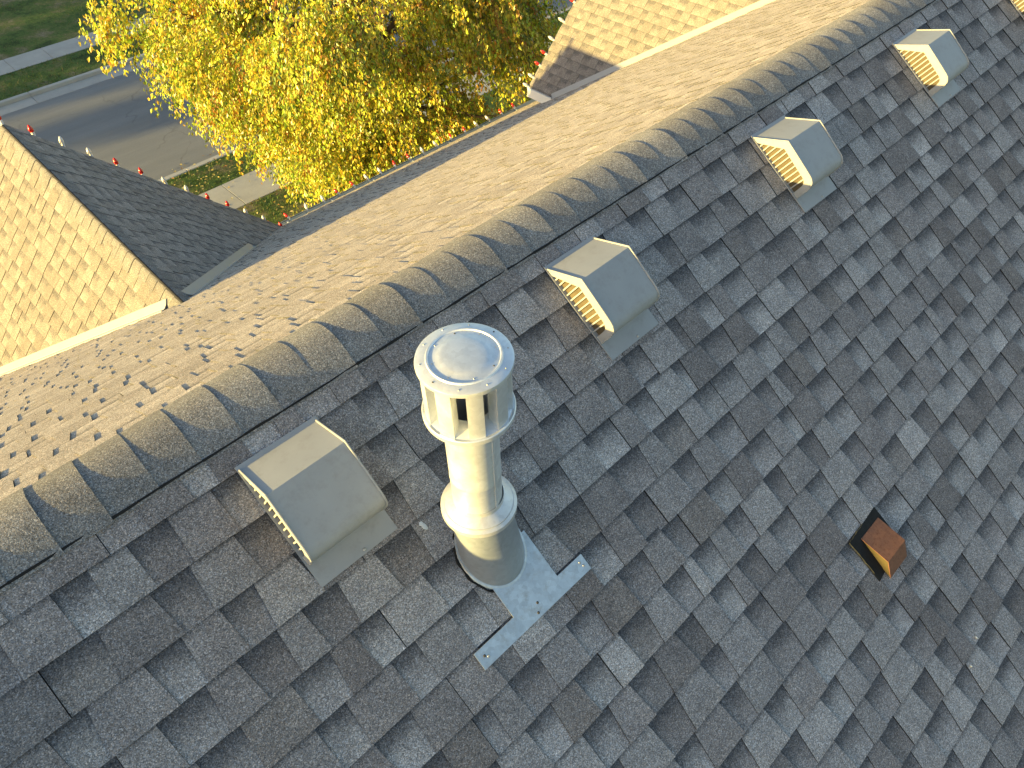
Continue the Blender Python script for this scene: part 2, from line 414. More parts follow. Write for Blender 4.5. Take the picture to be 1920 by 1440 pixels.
# ---- cross gables
def gable(xr, zr, yfront, zeave, rng, shl, name_part='cross_gable_roof', left=True, right=True, caps_=True, tl=1.0):
    """45 degree cross gable, ridge at x=xr, height zr (relative to the main ridge); builds both slopes"""
    yj = -zr/TA
    q = math.sqrt(.5)
    for sgn in (-1, 1):
        pl = Plane((xr, 0, Z0+zr), (0, 1, 0), (sgn*q, 0, -q))
        vmax = -(zeave-zr)/q
        # region: y >= valley y, y<=yfront ; valley: y = yj + (v*q)/TA
        kv = q/TA
        root = deck(name_part, pl, [(yj, 0), (yfront, 0), (yfront, vmax), (yj+kv*vmax, vmax)] if yj+kv*vmax < yfront else
                    [(yj, 0), (yfront, 0), (yfront, (yfront-yj)/kv)], -.004, house, M['felt'], .08)
        off = .055*math.hypot(1, kv)
        hp = ((-1, kv, -(yj+off)), (1, 0, yfront+.012), (0, 1, vmax+.01))
        mb = MB()
        for p in make_pieces(yj-.2, yfront+.1, .09, vmax, .092, rng, hp=hp, tonek=.80 if sgn < 0 else .98, warm=1.06, fade=.6):  # sunlight evened out in the tone: sun-facing slopes made darker than the others
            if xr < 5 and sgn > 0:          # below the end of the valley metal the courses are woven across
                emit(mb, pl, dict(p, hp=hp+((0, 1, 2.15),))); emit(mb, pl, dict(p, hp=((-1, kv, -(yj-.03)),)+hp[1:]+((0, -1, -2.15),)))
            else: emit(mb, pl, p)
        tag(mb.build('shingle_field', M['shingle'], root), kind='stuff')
        # valley metal: one wing on the gable slope, one on the main slope
        vm = MB(); n_ = 2
        vend = min(vmax, (yfront-yj)/kv) + .03
        if xr < 5 and sgn > 0: vend = 2.16
        vst = .14
        def vp(v, du_, dmain, h):
            return None
        wing = .078
        A0 = pl.at(yj+kv*vst, vst, .0085); A1 = pl.at(yj+kv*vend, vend, .0085)
        d = (A1-A0).normalized()
        g_in = pl.n.cross(d); 
        if g_in.y < 0: g_in = -g_in            # into the gable slope (towards the street)
        m_in = far.n.cross(d)
        if m_in.dot(Vector((sgn,0,0))) < 0: m_in = -m_in
        lift = far.n*.012
        P = [A0+lift, A1+lift]
        i0 = [vm.vert(p) for p in P]
        gi = [vm.vert(p + g_in*wing) for p in P]; mi = [vm.vert(p + m_in*.052) for p in P]
        mid = [vm.vert(p + m_in*.052 - far.n*.02) for p in P]; gid = [vm.vert(p + g_in*wing - pl.n*.02) for p in P]
        vm.face(i0[0], i0[1], gi[1], gi[0]); vm.face(i0[1], i0[0], mi[0], mi[1]); vm.face(mi[0], mi[1], mid[1], mid[0]); vm.face(gi[0], gid[0], gid[1], gi[1])
        vm.face(gi[0], i0[0], mi[0], mid[0], gid[0]); vm.face(gi[1], gid[1], mid[1], mi[1], i0[1])
        vm.build('valley_flashing', M['valley'], root)
        # rake board under the front edge, and eave fascia
        rb = MB()
        B = [pl.at(yfront-.004, 0, -.012), pl.at(yfront-.004, vmax, -.012), pl.at(yfront-.004, vmax, -.15), pl.at(yfront-.004, 0, -.20)]
        Fv = [rb.vert(p + Vector((0,.022,0))) for p in B]; Bv = [rb.vert(p) for p in B]
        rb.face(*Fv); rb.face(*Bv[::-1])
        for i in range(4): rb.face(Fv[i], Bv[i], Bv[(i+1) % 4], Fv[(i+1) % 4])
        rb.build('rake_board', M['trim'], root)
        xe = xr + sgn*vmax*q; yv = yj + kv*vmax
        if yv < yfront-.05:
            fb = MB(); fb.box(min(xe, xe+sgn*.028), max(xe, xe+sgn*.028), yv-.02, yfront+.02, Z0+zeave-.155, Z0+zeave-.012)
            fb.build('fascia', M['trim'], root)
    # gable wall below
    hw = -(zeave-zr)-.25
    wmb = MB(); wmb.prism([(xr-hw, 0), (xr+hw, 0), (xr+hw, Z0+zeave), (xr, Z0+zr-.2), (xr-hw, Z0+zeave)], 1, yj+.6, yfront-.3)
    wmb.build('wall', M['siding'], house)
    if caps_:
        caps(house, (xr, yfront+.0, Z0+zr), (0,-1,0), (1,0,0), rad(45), yfront-yj+.05, .1352, 'ridge_cap', rng, half=.15, rr=.05, start=0.0, lift0=.0045, lift1=.0075, tk=.9)
GL = dict(xr=1.12, zr=-2.125, yfront=7.12, zeave=-4.78)
GR = dict(xr=9.66, zr=-1.734, yfront=5.988, zeave=-3.633)
gable(**GL, rng=random.Random(3), shl=None)
gable(**GR, rng=random.Random(4), shl=None)

# ---- walls, eave fascia, gutter
mb = MB(); mb.box(X0+.3, X1-.3, -EAVE+.5, EAVE-.5, 0, Z0-EAVE*TA-.1); mb.build('wall', M['siding'], house)
mb = MB(); mb.box(X0, X1, EAVE-.03, EAVE-.006, Z0-EAVE*TA-.2, Z0-EAVE*TA-.02); mb.build('fascia', M['trim'], house)
gz = Z0 - EAVE*TA
mb = MB()
gp = [(EAVE-.004, gz+.004), (EAVE+.0, gz-.10), (EAVE+.085, gz-.115), (EAVE+.105, gz-.06), (EAVE+.125, gz-.012), (EAVE+.112, gz-.010), (EAVE+.095, gz-.055), (EAVE+.078, gz-.105), (EAVE+.010, gz-.092), (EAVE+.008, gz+.004)]
mb.prism(gp, 0, 3.62, 11.0)
mb.box(3.60, 3.62, EAVE, EAVE+.122, gz-.115, gz-.01)
gut = mb.build('gutter', M['gutter'], house)
for i in range(9):
    mb = MB(); mb.box(3.9+i*.8, 3.92+i*.8, EAVE+.004, EAVE+.118, gz-.016, gz-.009); mb.build('gutter_strap', M['gutter'], gut)

# ================================================================== ROOF VENTS
VPROF = [(.229,.003), (.347,.143), (.420,.1385), (.490,.1340), (.528,.1312), (.545,.1275), (.558,.120), (.567,.1085), (.572,.092), (.5745,.060), (.576,.008)]
VIN   = [(.264,.012), (.364,.108), (.420,.104), (.478,.1005), (.512,.0985), (.525,.096), (.535,.090), (.541,.081), (.544,.068), (.546,.042), (.547,.012)]
VW = .272
VC = .40     # origin of the vent down the slope
def vloc(x, v, h): return (x, -(v-VC), h)
def make_vent():
    root = empty('roof_vent')
    fl = MB(); fl.box(-.004, VW+.004, -(.652-VC), -(.221-VC), .0075, .0125)
    fl.build('flange', M['vent'], root)
    hd = MB()
    def inner(i, d):
        v, h = VPROF[i]; a = VPROF[max(i-1,0)]; b = VPROF[min(i+1,len(VPROF)-1)]
        tx, tz = b[0]-a[0], b[1]-a[1]; l = math.hypot(tx, tz); return v + tz/l*d*1, h - tx/l*d*1
    o0 = [hd.vert(vloc(.004, *p)) for p in VPROF]; o1 = [hd.vert(vloc(VW-.004, *p)) for p in VPROF]
    i0 = [hd.vert(vloc(.004, *inner(i,.003))) for i in range(len(VPROF))]; i1 = [hd.vert(vloc(VW-.004, *inner(i,.003))) for i in range(len(VPROF))]
    for k in range(len(VPROF)-1):
        hd.face(o0[k], o0[k+1], o1[k+1], o1[k]); hd.face(i0[k+1], i0[k], i1[k], i1[k+1])
        hd.face(o0[k+1], o0[k], i0[k], i0[k+1]); hd.face(o1[k], o1[k+1], i1[k+1], i1[k])
    hood = hd.build('hood', M['vent'], root, smooth=rad(28))
    # rolled lips along both side edges of the hood
    for x in (.003, VW-.003):
        lp = MB(); lp.tube([vloc(x, v, h+.0012) for v, h in VPROF], .0036, 8)
        lp.build('hood_lip', M['vent'], hood, smooth=rad(40))
    for x0, sx in ((.002, 1), (VW-.002, -1)):
        fr = MB(); n = len(VPROF)
        for xx in (x0, x0+sx*.004):
            pass
        oa = [fr.vert(vloc(x0, *p)) for p in VPROF]; ia = [fr.vert(vloc(x0, *p)) for p in VIN]
        ob = [fr.vert(vloc(x0+sx*.004, *p)) for p in VPROF]; ib = [fr.vert(vloc(x0+sx*.004, *p)) for p in VIN]
        for k in range(n):
            k2 = (k+1) % n
            fr.face(oa[k], oa[k2], ia[k2], ia[k]); fr.face(ob[k2], ob[k], ib[k], ib[k2]); fr.face(ia[k], ia[k2], ib[k2], ib[k]); fr.face(oa[k2], oa[k], ob[k], ob[k2])
        frame = fr.build('louver_frame', M['vent'], root)
        def top(v):
            for (a, ha), (b, hb) in zip(VIN, VIN[1:]):
                if a <= v <= b: return ha + (hb-ha)*(v-a)/max(1e-9, b-a)
            return .02
        for k in range(11):
            v = .285 + k*.0238
            b_ = MB(); b_.box(min(x0+sx*.001, x0+sx*.012), max(x0+sx*.001, x0+sx*.012), -(v+.0028-VC), -(v-.0028-VC), .010, top(v)+.004)
            b_.build('louver_bar', M['vent'], frame)
    for x0 in (.013, VW-.015):
        th = MB(); th.prism([(-(v-VC), h) for v, h in ((.262,.012), (.352,.122), (.49,.120), (.556,.10), (.560,.012))][::-1], 0, x0, x0+.002); th.build('gap_shade_sheet', M['gap_shade'], root)  # brown sheet paints the shaded hood interior seen between the bars
    sc = MB(); sc.lathe([(.0001,.0046),(.003,.0042),(.0052,.002),(.0056,0)], 10)
    s_ = sc.build('screw', M['screw'], root, smooth=rad(50)); s_.location = vloc(VW*.58, .640, .0125)
    return root
vent0 = make_vent()
vx = [.278, 1.573, 2.927, 4.303, 5.66, -1.07]; vv = [.2325, .2323, .2425, .2415, .242, .2325]
vlab = ['grey slant-back roof vent left of the metal flue, nearest and largest of the five',
        'grey slant-back roof vent just right of the flue cap, second from the bottom left',
        'grey slant-back roof vent in the middle of the row of five along the ridge',
        'grey slant-back roof vent near the top right corner, fully in view, fourth in the row',
        'grey roof vent cut off by the top right corner of the picture, only louvres showing',
        'grey slant-back roof vent at the left end of the row, beyond the picture edge']
for i in range(6):
    o = vent0 if i == 0 else copy_tree(vent0)
    o.location = near.at(vx[i], VC + (vv[i]-.2325), .0035 + (.0 if i else 0)); o.rotation_euler = (Matrix.Rotation(A, 3, 'X') @ Matrix.Rotation(rad((0, .5, -.7, .6, -.4, .3)[i]), 3, 'Z')).to_euler()
    tag(o, vlab[i], 'roof vent', 'slant-back vents along the ridge')

# ================================================================== FLUE
fb = near.at(.734, .735/CA, 0)      # where the pipe axis meets the roof
flue = empty('flue_vent', fb)
tag(flue, 'round galvanised metal flue pipe with slotted cap, storm collar and flashing, left lit', 'flue')
lean = Matrix.Rotation(rad(-.5), 4, 'Y')
def on_roof(du, dv, h):    # coordinates relative to fb along the roof
    return (du, -dv*CA + h*near.n.y, -dv*SA + h*near.n.z)
# T shaped exposed flashing plate
pl_ = [(-.050,.03), (.152,.03), (.152,.217), (.268,.217), (.268,.277), (-.220,.277), (-.220,.217), (-.050,.217)]
mb = MB()
t_ = [mb.vert(on_roof(u, v, .0165)) for u, v in pl_]; b_ = [mb.vert(on_roof(u, v, .0125)) for u, v in pl_]
for q in ((0,1,2,7), (2,3,4,5,6,7)): mb.face(*[t_[i] for i in q]); mb.face(*[b_[i] for i in q][::-1])
for i in range(8): mb.face(t_[i], b_[i], b_[(i+1) % 8], t_[(i+1) % 8])
flash = mb.build('flashing_plate', M['galv_dull'], flue)
for du, dv, m_ in ((-.196,.243,'nail'), (-.186,.252,'screw'), (.246,.236,'screw'), (.252,.252,'screw'), (.026,.262,'nail'), (.043,.236,'nail')):
    mb = MB(); mb.lathe([(.0001,.003),(.003,.0026),(.0046,.0008),(.005,0)], 10)
    o = mb.build('nail_head', M[m_], flash, smooth=rad(50)); o.location = on_roof(du, dv, .0165); o.rotation_euler = (A, 0, 0)
# cone: bottom follows the roof slope, top horizontal below the collar
mb = MB(); K = 56; rings = []; CSX, CSY = .028, -.010    # the cone leans: its foot sits right of the pipe axis
def cone_pt(a, t):
    ct, st = math.cos(a), math.sin(a)
    rb = .108; y = st*rb/ (1) ; x = ct*rb
    zb = y*TA + .012                       # on the roof surface
    rt = .090; zt = .285
    k = t
    x += CSX; y += CSY; zb = y*TA + .012
    return (x*(1-k)+ct*rt*k, (y*(1-k)+st*rt*k), zb*(1-k)+zt*k)
prof = [0, .03, .25, .5, .75, 1]
rings = [[mb.vert(cone_pt(2*math.pi*j/K, t)) for j in range(K)] for t in prof]
for a, b in zip(rings, rings[1:]):
    for j in range(K): mb.face(a[j], a[(j+1) % K], b[(j+1) % K], b[j])
cone = mb.build('flashing_cone', M['cone'], flue, smooth=rad(40))
# flattened foot of the cone, soldered to the plate
mb = MB(); foot = []
for rr_, hh in ((.107,.020), (.113,.0205), (.116,.0135)):
    foot.append([mb.vert((rr_*math.cos(2*math.pi*j/K)+CSX, rr_*math.sin(2*math.pi*j/K)+CSY, (rr_*math.sin(2*math.pi*j/K)+CSY)*TA+hh)) for j in range(K)])
for a, b in zip(foot, foot[1:]):
    for j in range(K): mb.face(a[j], b[j], b[(j+1) % K], a[(j+1) % K])
mb.build('cone_seam', M['galv_dull'], cone, smooth=rad(60))
# black bead along the left edge of the cone
mb = MB(); pts = []
for j in range(34):
    a = rad(100 + j*4.1); r_ = .119 + .002*math.sin(j*.9)
    pts.append((r_*math.cos(a)+CSX, r_*math.sin(a)+CSY, (r_*math.sin(a)+CSY)*TA + .010))
mb.tube(pts, [.002]+[.0042+.0012*math.sin(q*1.3) for q in range(32)]+[.002], 6); mb.build('black_bead', M['tar'], flue, smooth=rad(60))
# storm collar
mb = MB(); mb.lathe([(.0730,.345), (.0742,.345), (.0745,.328), (.082,.323), (.100,.309), (.1020,.3085), (.1030,.3055), (.1100,.3000), (.1118,.2985), (.1120,.282), (.1105,.281), (.1100,.296), (.100,.304), (.082,.318), (.0730,.322)], 72)
mb.build('storm_collar', M['collar'], flue, smooth=rad(22))
# pipe
mb = MB(); mb.lathe([(.0715,.27), (.0715,.45), (.0725,.452), (.0725,.458), (.0715,.460), (.0715,.735), (.066,.735), (.066,.30)], 64)
pipe = mb.build('pipe', M['galv'], flue, smooth=rad(40))
mb = MB(); mb.box(-.0045,.0045, -.0735,-.0705, .30,.72); sm = mb.build('pipe_seam', M['galv'], pipe); sm.rotation_euler = (0,0,rad(8))
# cap
cap = empty('cap', (0,0,0), parent=flue)
mb = MB(); mb.lathe([(.060,.742), (.1085,.728), (.1145,.724), (.1165,.722), (.1170,.736), (.1150,.738), (.108,.736), (.085,.748), (.060,.750)], 72)
mb.build('cap_base_ring', M['galv'], cap, smooth=rad(35))
mb = MB(); mb.lathe([(.0001,.9190), (.030,.9187), (.050,.9178), (.062,.9158), (.068,.9135), (.083,.9125), (.0850,.9150), (.0885,.9150), (.0905,.9120), (.110,.9095), (.1150,.9070), (.1160,.9035), (.1155,.896), (.1140,.896), (.1140,.9030), (.09,.905), (.0001,.908)], 72)
disc = mb.build('cap_disc', M['galv'], cap, smooth=rad(25))
camaz = math.atan2(CP.y-fb.y, CP.x-fb.x)
for ring, rr_, zz, off in ((10, .1035, .9105, .1), (8, .0765, .9128, .35)):
    for k in range(ring):
        a = 2*math.pi*k/ring + off
        mb = MB(); mb.lathe([(.0001,.0016),(.0014,.0014),(.0022,.0006),(.0024,0)], 8)
        o = mb.build('rivet', M['nail'] if (k*7+ring) % 5 == 0 else M['screw'], disc, smooth=rad(60)); o.location = (rr_*math.cos(a), rr_*math.sin(a), zz)
def cap_panel(a0, a1, r0, r1, z0, z1, fin):
    mb = MB(); k = 8
    prof_o = [[mb.vert((r*math.cos(a0+(a1-a0)*j/k), r*math.sin(a0+(a1-a0)*j/k), z)) for j in range(k+1)] for r in (r1, r1-.0012) for z in (z0, z1)]
    o0, o1, i0, i1 = prof_o
    for j in range(k):
        mb.face(o0[j], o0[j+1], o1[j+1], o1[j]); mb.face(i0[j+1], i0[j], i1[j], i1[j+1]); mb.face(o1[j], o1[j+1], i1[j+1], i1[j]); mb.face(o0[j+1], o0[j], i0[j], i0[j+1])
    for a in (a0, a1):                       # edges folded inwards
        s_ = .0006/r1*(1 if a == a0 else -1)
        q = []
        for r, aa in ((r1, a), (r1-fin, a), (r1-fin, a+2*s_), (r1, a+2*s_)):
            q.append((r*math.cos(aa), r*math.sin(aa)))
        mb.prism(q, 2, z0, z1)
    return mb.build('cap_panel', M['galv'], cap, smooth=rad(30))
for k in range(9):
    g = camaz + rad(-12) + rad(40)*k         # gap centres; angles grow anticlockwise seen from above
    cap_panel(g+rad(9.5), g+rad(30.5), .0, .1085, .736, .9045, .034)
for o in (pipe, cap): o.rotation_euler = (0, rad(-.5), 0)

# ================================================================== RUSTY HOOD
rh = empty('exhaust_hood', near.at(2.115, 1.93, 0.0), (A, 0, 0))
tag(rh, 'small rusty brown metal exhaust hood low on the shaded shingle slope', 'exhaust hood')
def rl(x, v, h): return (x-2.115, -(v-1.93), h)
mb = MB()
mb.v = []; base = [(1.985,1.815),(2.205,1.800),(2.215,1.985),(1.995,2.015)]
b0 = [mb.vert(rl(x, v, .0125)) for x, v in base]; b1 = [mb.vert(rl(x, v, .008)) for x, v in base]
mb.face(*b0); mb.face(*b1[::-1])
for i in range(4): mb.face(b0[i], b1[i], b1[(i+1) % 4], b0[(i+1) % 4])
mb.build('flange', M['tar'], rh)
xl, xr_ = 2.045, 2.187
pr = [(1.842,.014), (1.962,.062), (2.040,.018)]
mb = MB()
o0 = [mb.vert(rl(xl, *p)) for p in pr]; o1 = [mb.vert(rl(xr_, *p)) for p in pr]
i0 = [mb.vert(rl(xl, v, h-.003)) for v, h in pr]; i1 = [mb.vert(rl(xr_, v, h-.003)) for v, h in pr]
for k in range(2):
    mb.face(o0[k], o0[k+1], o1[k+1], o1[k]); mb.face(i0[k+1], i0[k], i1[k], i1[k+1]); mb.face(o0[k+1], o0[k], i0[k], i0[k+1]); mb.face(o1[k], o1[k+1], i1[k+1], i1[k])
mb.face(o0[0], o1[0], i1[0], i0[0]); mb.face(o0[2], i0[2], i1[2], o1[2])
mb.build('hood', M['rust'], rh)
for x, m_ in ((xl+.002, 'sunside'), (xr_-.003, 'rust')):
    mb = MB(); mb.prism([(-(v-1.93), h) for v, h in ((1.858,.014), (1.962,.0575), (2.033,.0165), (2.0,.013))][::-1], 0, x-2.115, x-2.115+.0015); mb.build('side_panel', M[m_], rh)
mb = MB(); pts = [rl(1.985+.0, 1.815, .012), rl(2.04, 1.808, .013)]
rng = random.Random(2)
for (x0_, v0_, x1_, v1_) in ((1.983,1.815,2.10,1.806), (1.983,1.815,1.996,1.975)):
    pts = [rl(x0_+(x1_-x0_)*k/9+rng.uniform(-.002,.002), v0_+(v1_-v0_)*k/9+rng.uniform(-.002,.002), .0125) for k in range(10)]
    mb = MB(); mb.tube(pts, [rng.uniform(.0008,.0032) for _ in range(10)], 5); mb.build('lichen_edge', M['lichen'], rh)

# ================================================================== SCRAPS ON THE ROOF
def scrap(name, u, v, size, label, seed):
    rng = random.Random(seed); bm = bmesh.new(); bmesh.ops.create_icosphere(bm, subdivisions=3, radius=1)
    for q in bm.verts:
        k = 1 + .35*math.sin(q.co.x*4.1+seed) * math.cos(q.co.y*5.3) + rng.uniform(-.08,.08)
        q.co = Vector((q.co.x*size*k*.75, q.co.y*size*k*1.1 - (size*.9 if q.co.y < -.8 else 0), max(-.2, q.co.z)*size*.30))
    me = D.meshes.new(name); bm.to_mesh(me); bm.free(); me.materials.append(M['dropping'])
    for f in me.polygons: f.use_smooth = True
    o = D.objects.new(name, me); COL.objects.link(o); o.location = near.at(u, v, .0135); o.rotation_euler = (A, 0, rad(10*seed))
    return tag(o, label, 'scrap')
scrap('white_scrap', 0.623, .6907, .0105, 'small white scrap lying on a shingle between the flue and the nearest vent', 2)
scrap('white_scrap', 2.2394, 2.5018, .006, 'tiny white speck on the shingles right below the rusty hood', 4)
scrap('white_scrap', 2.1236, 2.548, .0055, 'tiny pale speck on the shingles near the bottom right edge', 5)
scrap('white_scrap', 3.469, 1.030, .0045, 'tiny white fleck on shingles below the middle roof vent', 6)

# ================================================================== LIGHT STRINGS
def bulb_meshes():
    b = MB(); b.lathe([(.0125,0), (.0165,.008), (.0185,.020), (.0170,.036), (.0120,.050), (.0055,.060), (.0001,.063)], 14)
    s = MB(); s.lathe([(.0001,-.030), (.012,-.030), (.0135,-.020), (.0140,-.004), (.0150,.002), (.0125,.004)], 12)
    return b, s
def light_string(label, pts, kinds, dirs, wire_pts, group):
    root = empty('light_string', pts[0]); tag(root, label, 'string lights', group)
    base = Vector(pts[0])
    wm = MB(); wm.tube([Vector(p)-base for p in wire_pts], .0045, 6); wm.build('wire', M['wire'], root)
    for p, k, d in zip(pts, kinds, dirs):
        b, s = bulb_meshes(); d = Vector(d).normalized()
        bo = b.build('bulb', M['red_bulb' if k == 'r' else 'white_bulb'], root, smooth=rad(50))
        bo.location = Vector(p)-base; bo.rotation_euler = d.to_track_quat('Z', 'Y').to_euler(); bo.scale = (1.35,)*3
        so = s.build('socket', M['white_socket'], bo, smooth=rad(50))
        c_ = MB(); c_.box(-.010,.010,-.004,.004,-.055,-.02); c_.box(-.010,.010,-.022,.022,-.060,-.055); c_.build('clip', M['clip'], bo)
pts, kin, dr = [], [], []
seq = 'rrwwrrwwrrwwr'
for i, k in enumerate(seq):
    pts.append((1.13+.2185*i, 7.150, Z0-2.095-.2225*i)); kin.append(k)
    dr.append((random.uniform(-.15,.15), .25, 1))
wp = []
for i in range(len(pts)-1):
    a, b = Vector(pts[i]), Vector(pts[i+1])
    for j in range(4):
        wp.append(a.lerp(b, j/4) + Vector((0, .005, -.035-.02*math.sin(math.pi*j/4))))
light_string('string of red and white bulbs along the shaded rake of the left cross gable', pts, kin, dr, wp, 'holiday light strings')
pts, kin, dr, wp = [], [], [], []
i = 0; x = 3.66
while x < 8.9:
    pts.append((x, EAVE+.125, gz+.012)); kin.append('rrww'[(i) % 4]); dr.append((random.uniform(-.35,.35), .9, .75)); x += random.uniform(.26,.33); i += 1
for i in range(len(pts)-1):
    a, b = Vector(pts[i]), Vector(pts[i+1])
    for j in range(4): wp.append(a.lerp(b, j/4) + Vector((0, -.028, -.008-.012*math.sin(math.pi*j/4))))
light_string('string of red and white bulbs clipped along the gutter of the street slope', pts, kin, dr, wp, 'holiday light strings')
pts, kin, dr, wp = [], [], [], []
for i, (x, k) in enumerate(((7.75,'w'),(7.86,'w'),(8.0,'r'),(8.13,'r'),(8.29,'w'),(8.5,'w'),(8.72,'r'),(8.93,'r'),(9.15,'w'),(9.38,'w'))):
    pts.append((x-.01, 6.010, Z0-3.633+(x-7.761)+.02)); kin.append(k); dr.append((-.6, .7, .6))
for i in range(len(pts)-1):
    a, b = Vector(pts[i]), Vector(pts[i+1])
    for j in range(3): wp.append(a.lerp(b, j/3) + Vector((0, .002, -.03)))
light_string('string of mostly white bulbs along the rake of the right cross gable', pts, kin, dr, wp, 'holiday light strings')

# ================================================================== GROUND
def noise_ground(name, stops, scale, rough=.9, scale2=None, amp=.25, bump=.3, bscale=60, stretch=None):
    m, t, b = mat(name, rough=rough, spec=.2); L = t.links.new
    g = N(t, 'NewGeometry'); vec = g.outputs['Position']
    if stretch:
        mp = N(t, 'Mapping'); mp.inputs['Scale'].default_value = stretch; L(vec, mp.inputs['Vector']); vec = mp.outputs[0]
    n = N(t, 'TexNoise', Scale=scale, Detail=8.0, Roughness=.68); L(vec, n.inputs['Vector'])
    r = ramp(t, stops); L(n.outputs['Fac'], r.inputs[0])
    n2 = N(t, 'TexNoise', Scale=scale2 or scale*12, Detail=6.0, Roughness=.7); L(g.outputs['Position'], n2.inputs['Vector'])
    r2 = ramp(t, [(.3, (1-amp,)*3), (.7, (1+amp,)*3)]); L(n2.outputs['Fac'], r2.inputs[0])
    c = mixc(t, 'MULTIPLY', 1.0, r.outputs[0], r2.outputs[0]); L(c, b.inputs['Base Color'])
    n3 = N(t, 'TexNoise', Scale=bscale, Detail=5.0); L(g.outputs['Position'], n3.inputs['Vector'])
    bp = N(t, 'Bump', Strength=bump, Distance=.02); L(n3.outputs['Fac'], bp.inputs['Height']); L(bp.outputs[0], b.inputs['Normal'])
    return m
M['lawn'] = noise_ground('lawn_soil_and_grass', [(.38, (.034,.056,.014)), (.47, (.068,.115,.024)), (.55, (.115,.125,.040)), (.64, (.20,.165,.10))], .9, scale2=14, amp=.4, bump=.8, bscale=35)
M['asphalt'] = noise_ground('worn_street_surface', [(.30, (.15,.154,.158)), (.55, (.195,.198,.20)), (.75, (.245,.245,.243))], .5, scale2=40, amp=.12, bump=.25, bscale=180, stretch=(.22, 1.6, 1))
M['concrete'] = noise_ground('concrete', [(.3, (.33,.32,.30)), (.7, (.43,.42,.39))], 1.2, scale2=60, amp=.08, bump=.15, bscale=160)
M['earth'] = noise_ground('earth', [(.3, (.05,.05,.02)), (.7, (.09,.09,.04))], .2)
t = M['asphalt'].node_tree; b = t.nodes['Principled BSDF']; src = b.inputs['Base Color'].links[0].from_socket
g = N(t, 'NewGeometry'); nz = N(t, 'TexNoise', Scale=1.6, Detail=6.0); t.links.new(g.outputs['Position'], nz.inputs['Vector'])
vm_ = N(t, 'VectorMath', operation='MULTIPLY_ADD'); t.links.new(nz.outputs['Color'], vm_.inputs[0]); vm_.inputs[1].default_value = (.9,.9,0); t.links.new(g.outputs['Position'], vm_.inputs[2])
vo = N(t, 'TexVoronoi', feature='DISTANCE_TO_EDGE', Scale=.42); t.links.new(vm_.outputs[0], vo.inputs['Vector'])
rr = ramp(t, [(0, (.35,.35,.35)), (.006, (.6,.6,.6)), (.014, (1,1,1))]); t.links.new(vo.outputs['Distance'], rr.inputs[0])
st = N(t, 'TexNoise', Scale=.9, Detail=3.0); t.links.new(g.outputs['Position'], st.inputs['Vector'])
sr = ramp(t, [(.42, (0,0,0)), (.60, (.40,.40,.40))]); t.links.new(st.outputs['Fac'], sr.inputs[0])
t.links.new(mixc(t, 'MULTIPLY', sr.outputs[0], src, rr.outputs[0]), b.inputs['Base Color'])
def slab(name, x0, x1, y0, y1, z0, z1, m, parent=None, kind='structure', bev=0):
    mb = MB()
    if bev:
        b = bev; P = [(x0,y0,z0),(x1,y0,z0),(x1,y1,z0),(x0,y1,z0),(x0,y0,z1-b),(x1,y0,z1-b),(x1,y1,z1-b),(x0,y1,z1-b),(x0+b,y0+b,z1),(x1-b,y0+b,z1),(x1-b,y1-b,z1),(x0+b,y1-b,z1)]
        i = [mb.vert(p) for p in P]
        for q in ((0,1,5,4),(1,2,6,5),(2,3,7,6),(3,0,4,7),(4,5,9,8),(5,6,10,9),(6,7,11,10),(7,4,8,11),(8,9,10,11)): mb.face(*[i[k] for k in q])
    else: mb.box(x0, x1, y0, y1, z0, z1)
    o = mb.build(name, m, parent)
    if kind and not parent: o['kind'] = kind
    return o
slab('ground', -400, 400, -400, 400, -.6, -.30, M['earth'])
slab('lawn', -300, 300, -300, 15.36, -.28, 0, M['lawn'])
slab('lawn', -300, 300, 16.70, 18.00, -.28, 0, M['lawn'])
slab('lawn', -300, 300, 26.30, 28.17, -.28, .0, M['lawn'])
slab('lawn', -300, 300, 29.40, 300, -.28, .02, M['lawn'])
slab('street', -300, 300, 18.42, 25.52, -.28, -.12, M['asphalt'])
for name, y0, y1, ph, z, xs in (('sidewalk', 15.37, 16.69, 6.47, .012, 1.42), ('sidewalk', 28.18, 29.39, 6.35, .018, 1.30)):
    base = slab(name, -60, 70, y0+.01, y1-.01, -.25, z-.03, M['earth'])
    base['label'] = 'concrete sidewalk of square slabs'
    for k in range(-3, 12):
        x = ph + k*xs
        o = slab('slab', x+.006, x+xs-.006, y0, y1, z-.1, z+R_.uniform(-.003,.003), M['concrete'], base, bev=.008)
for y0, y1, yk0, yk1, ph in ((18.01, 18.42, 18.01, 18.16, 9.2), (25.52, 26.29, 26.12, 26.29, 4.75)):
    kb = slab('kerb', -100, 120, y0+.01, y1-.01, -.25, -.16, M['concrete'])
    for k in range(-3, 8):
        x = ph + k*3.05
        slab('gutter_pan', x+.006, x+3.044, y0 if yk0 > y0 else yk1, yk0 if yk0 > y0 else y1, -.24, -.112, M['concrete'], kb, bev=.006)
        slab('kerb_stone', x+.006, x+3.044, yk0, yk1, -.24, .012, M['concrete'], kb, bev=.02)
# front walk from the pavement towards the house
pw = slab('path', 10.6, 11.9, 8.2, 15.36, -.2, .006, M['concrete'])

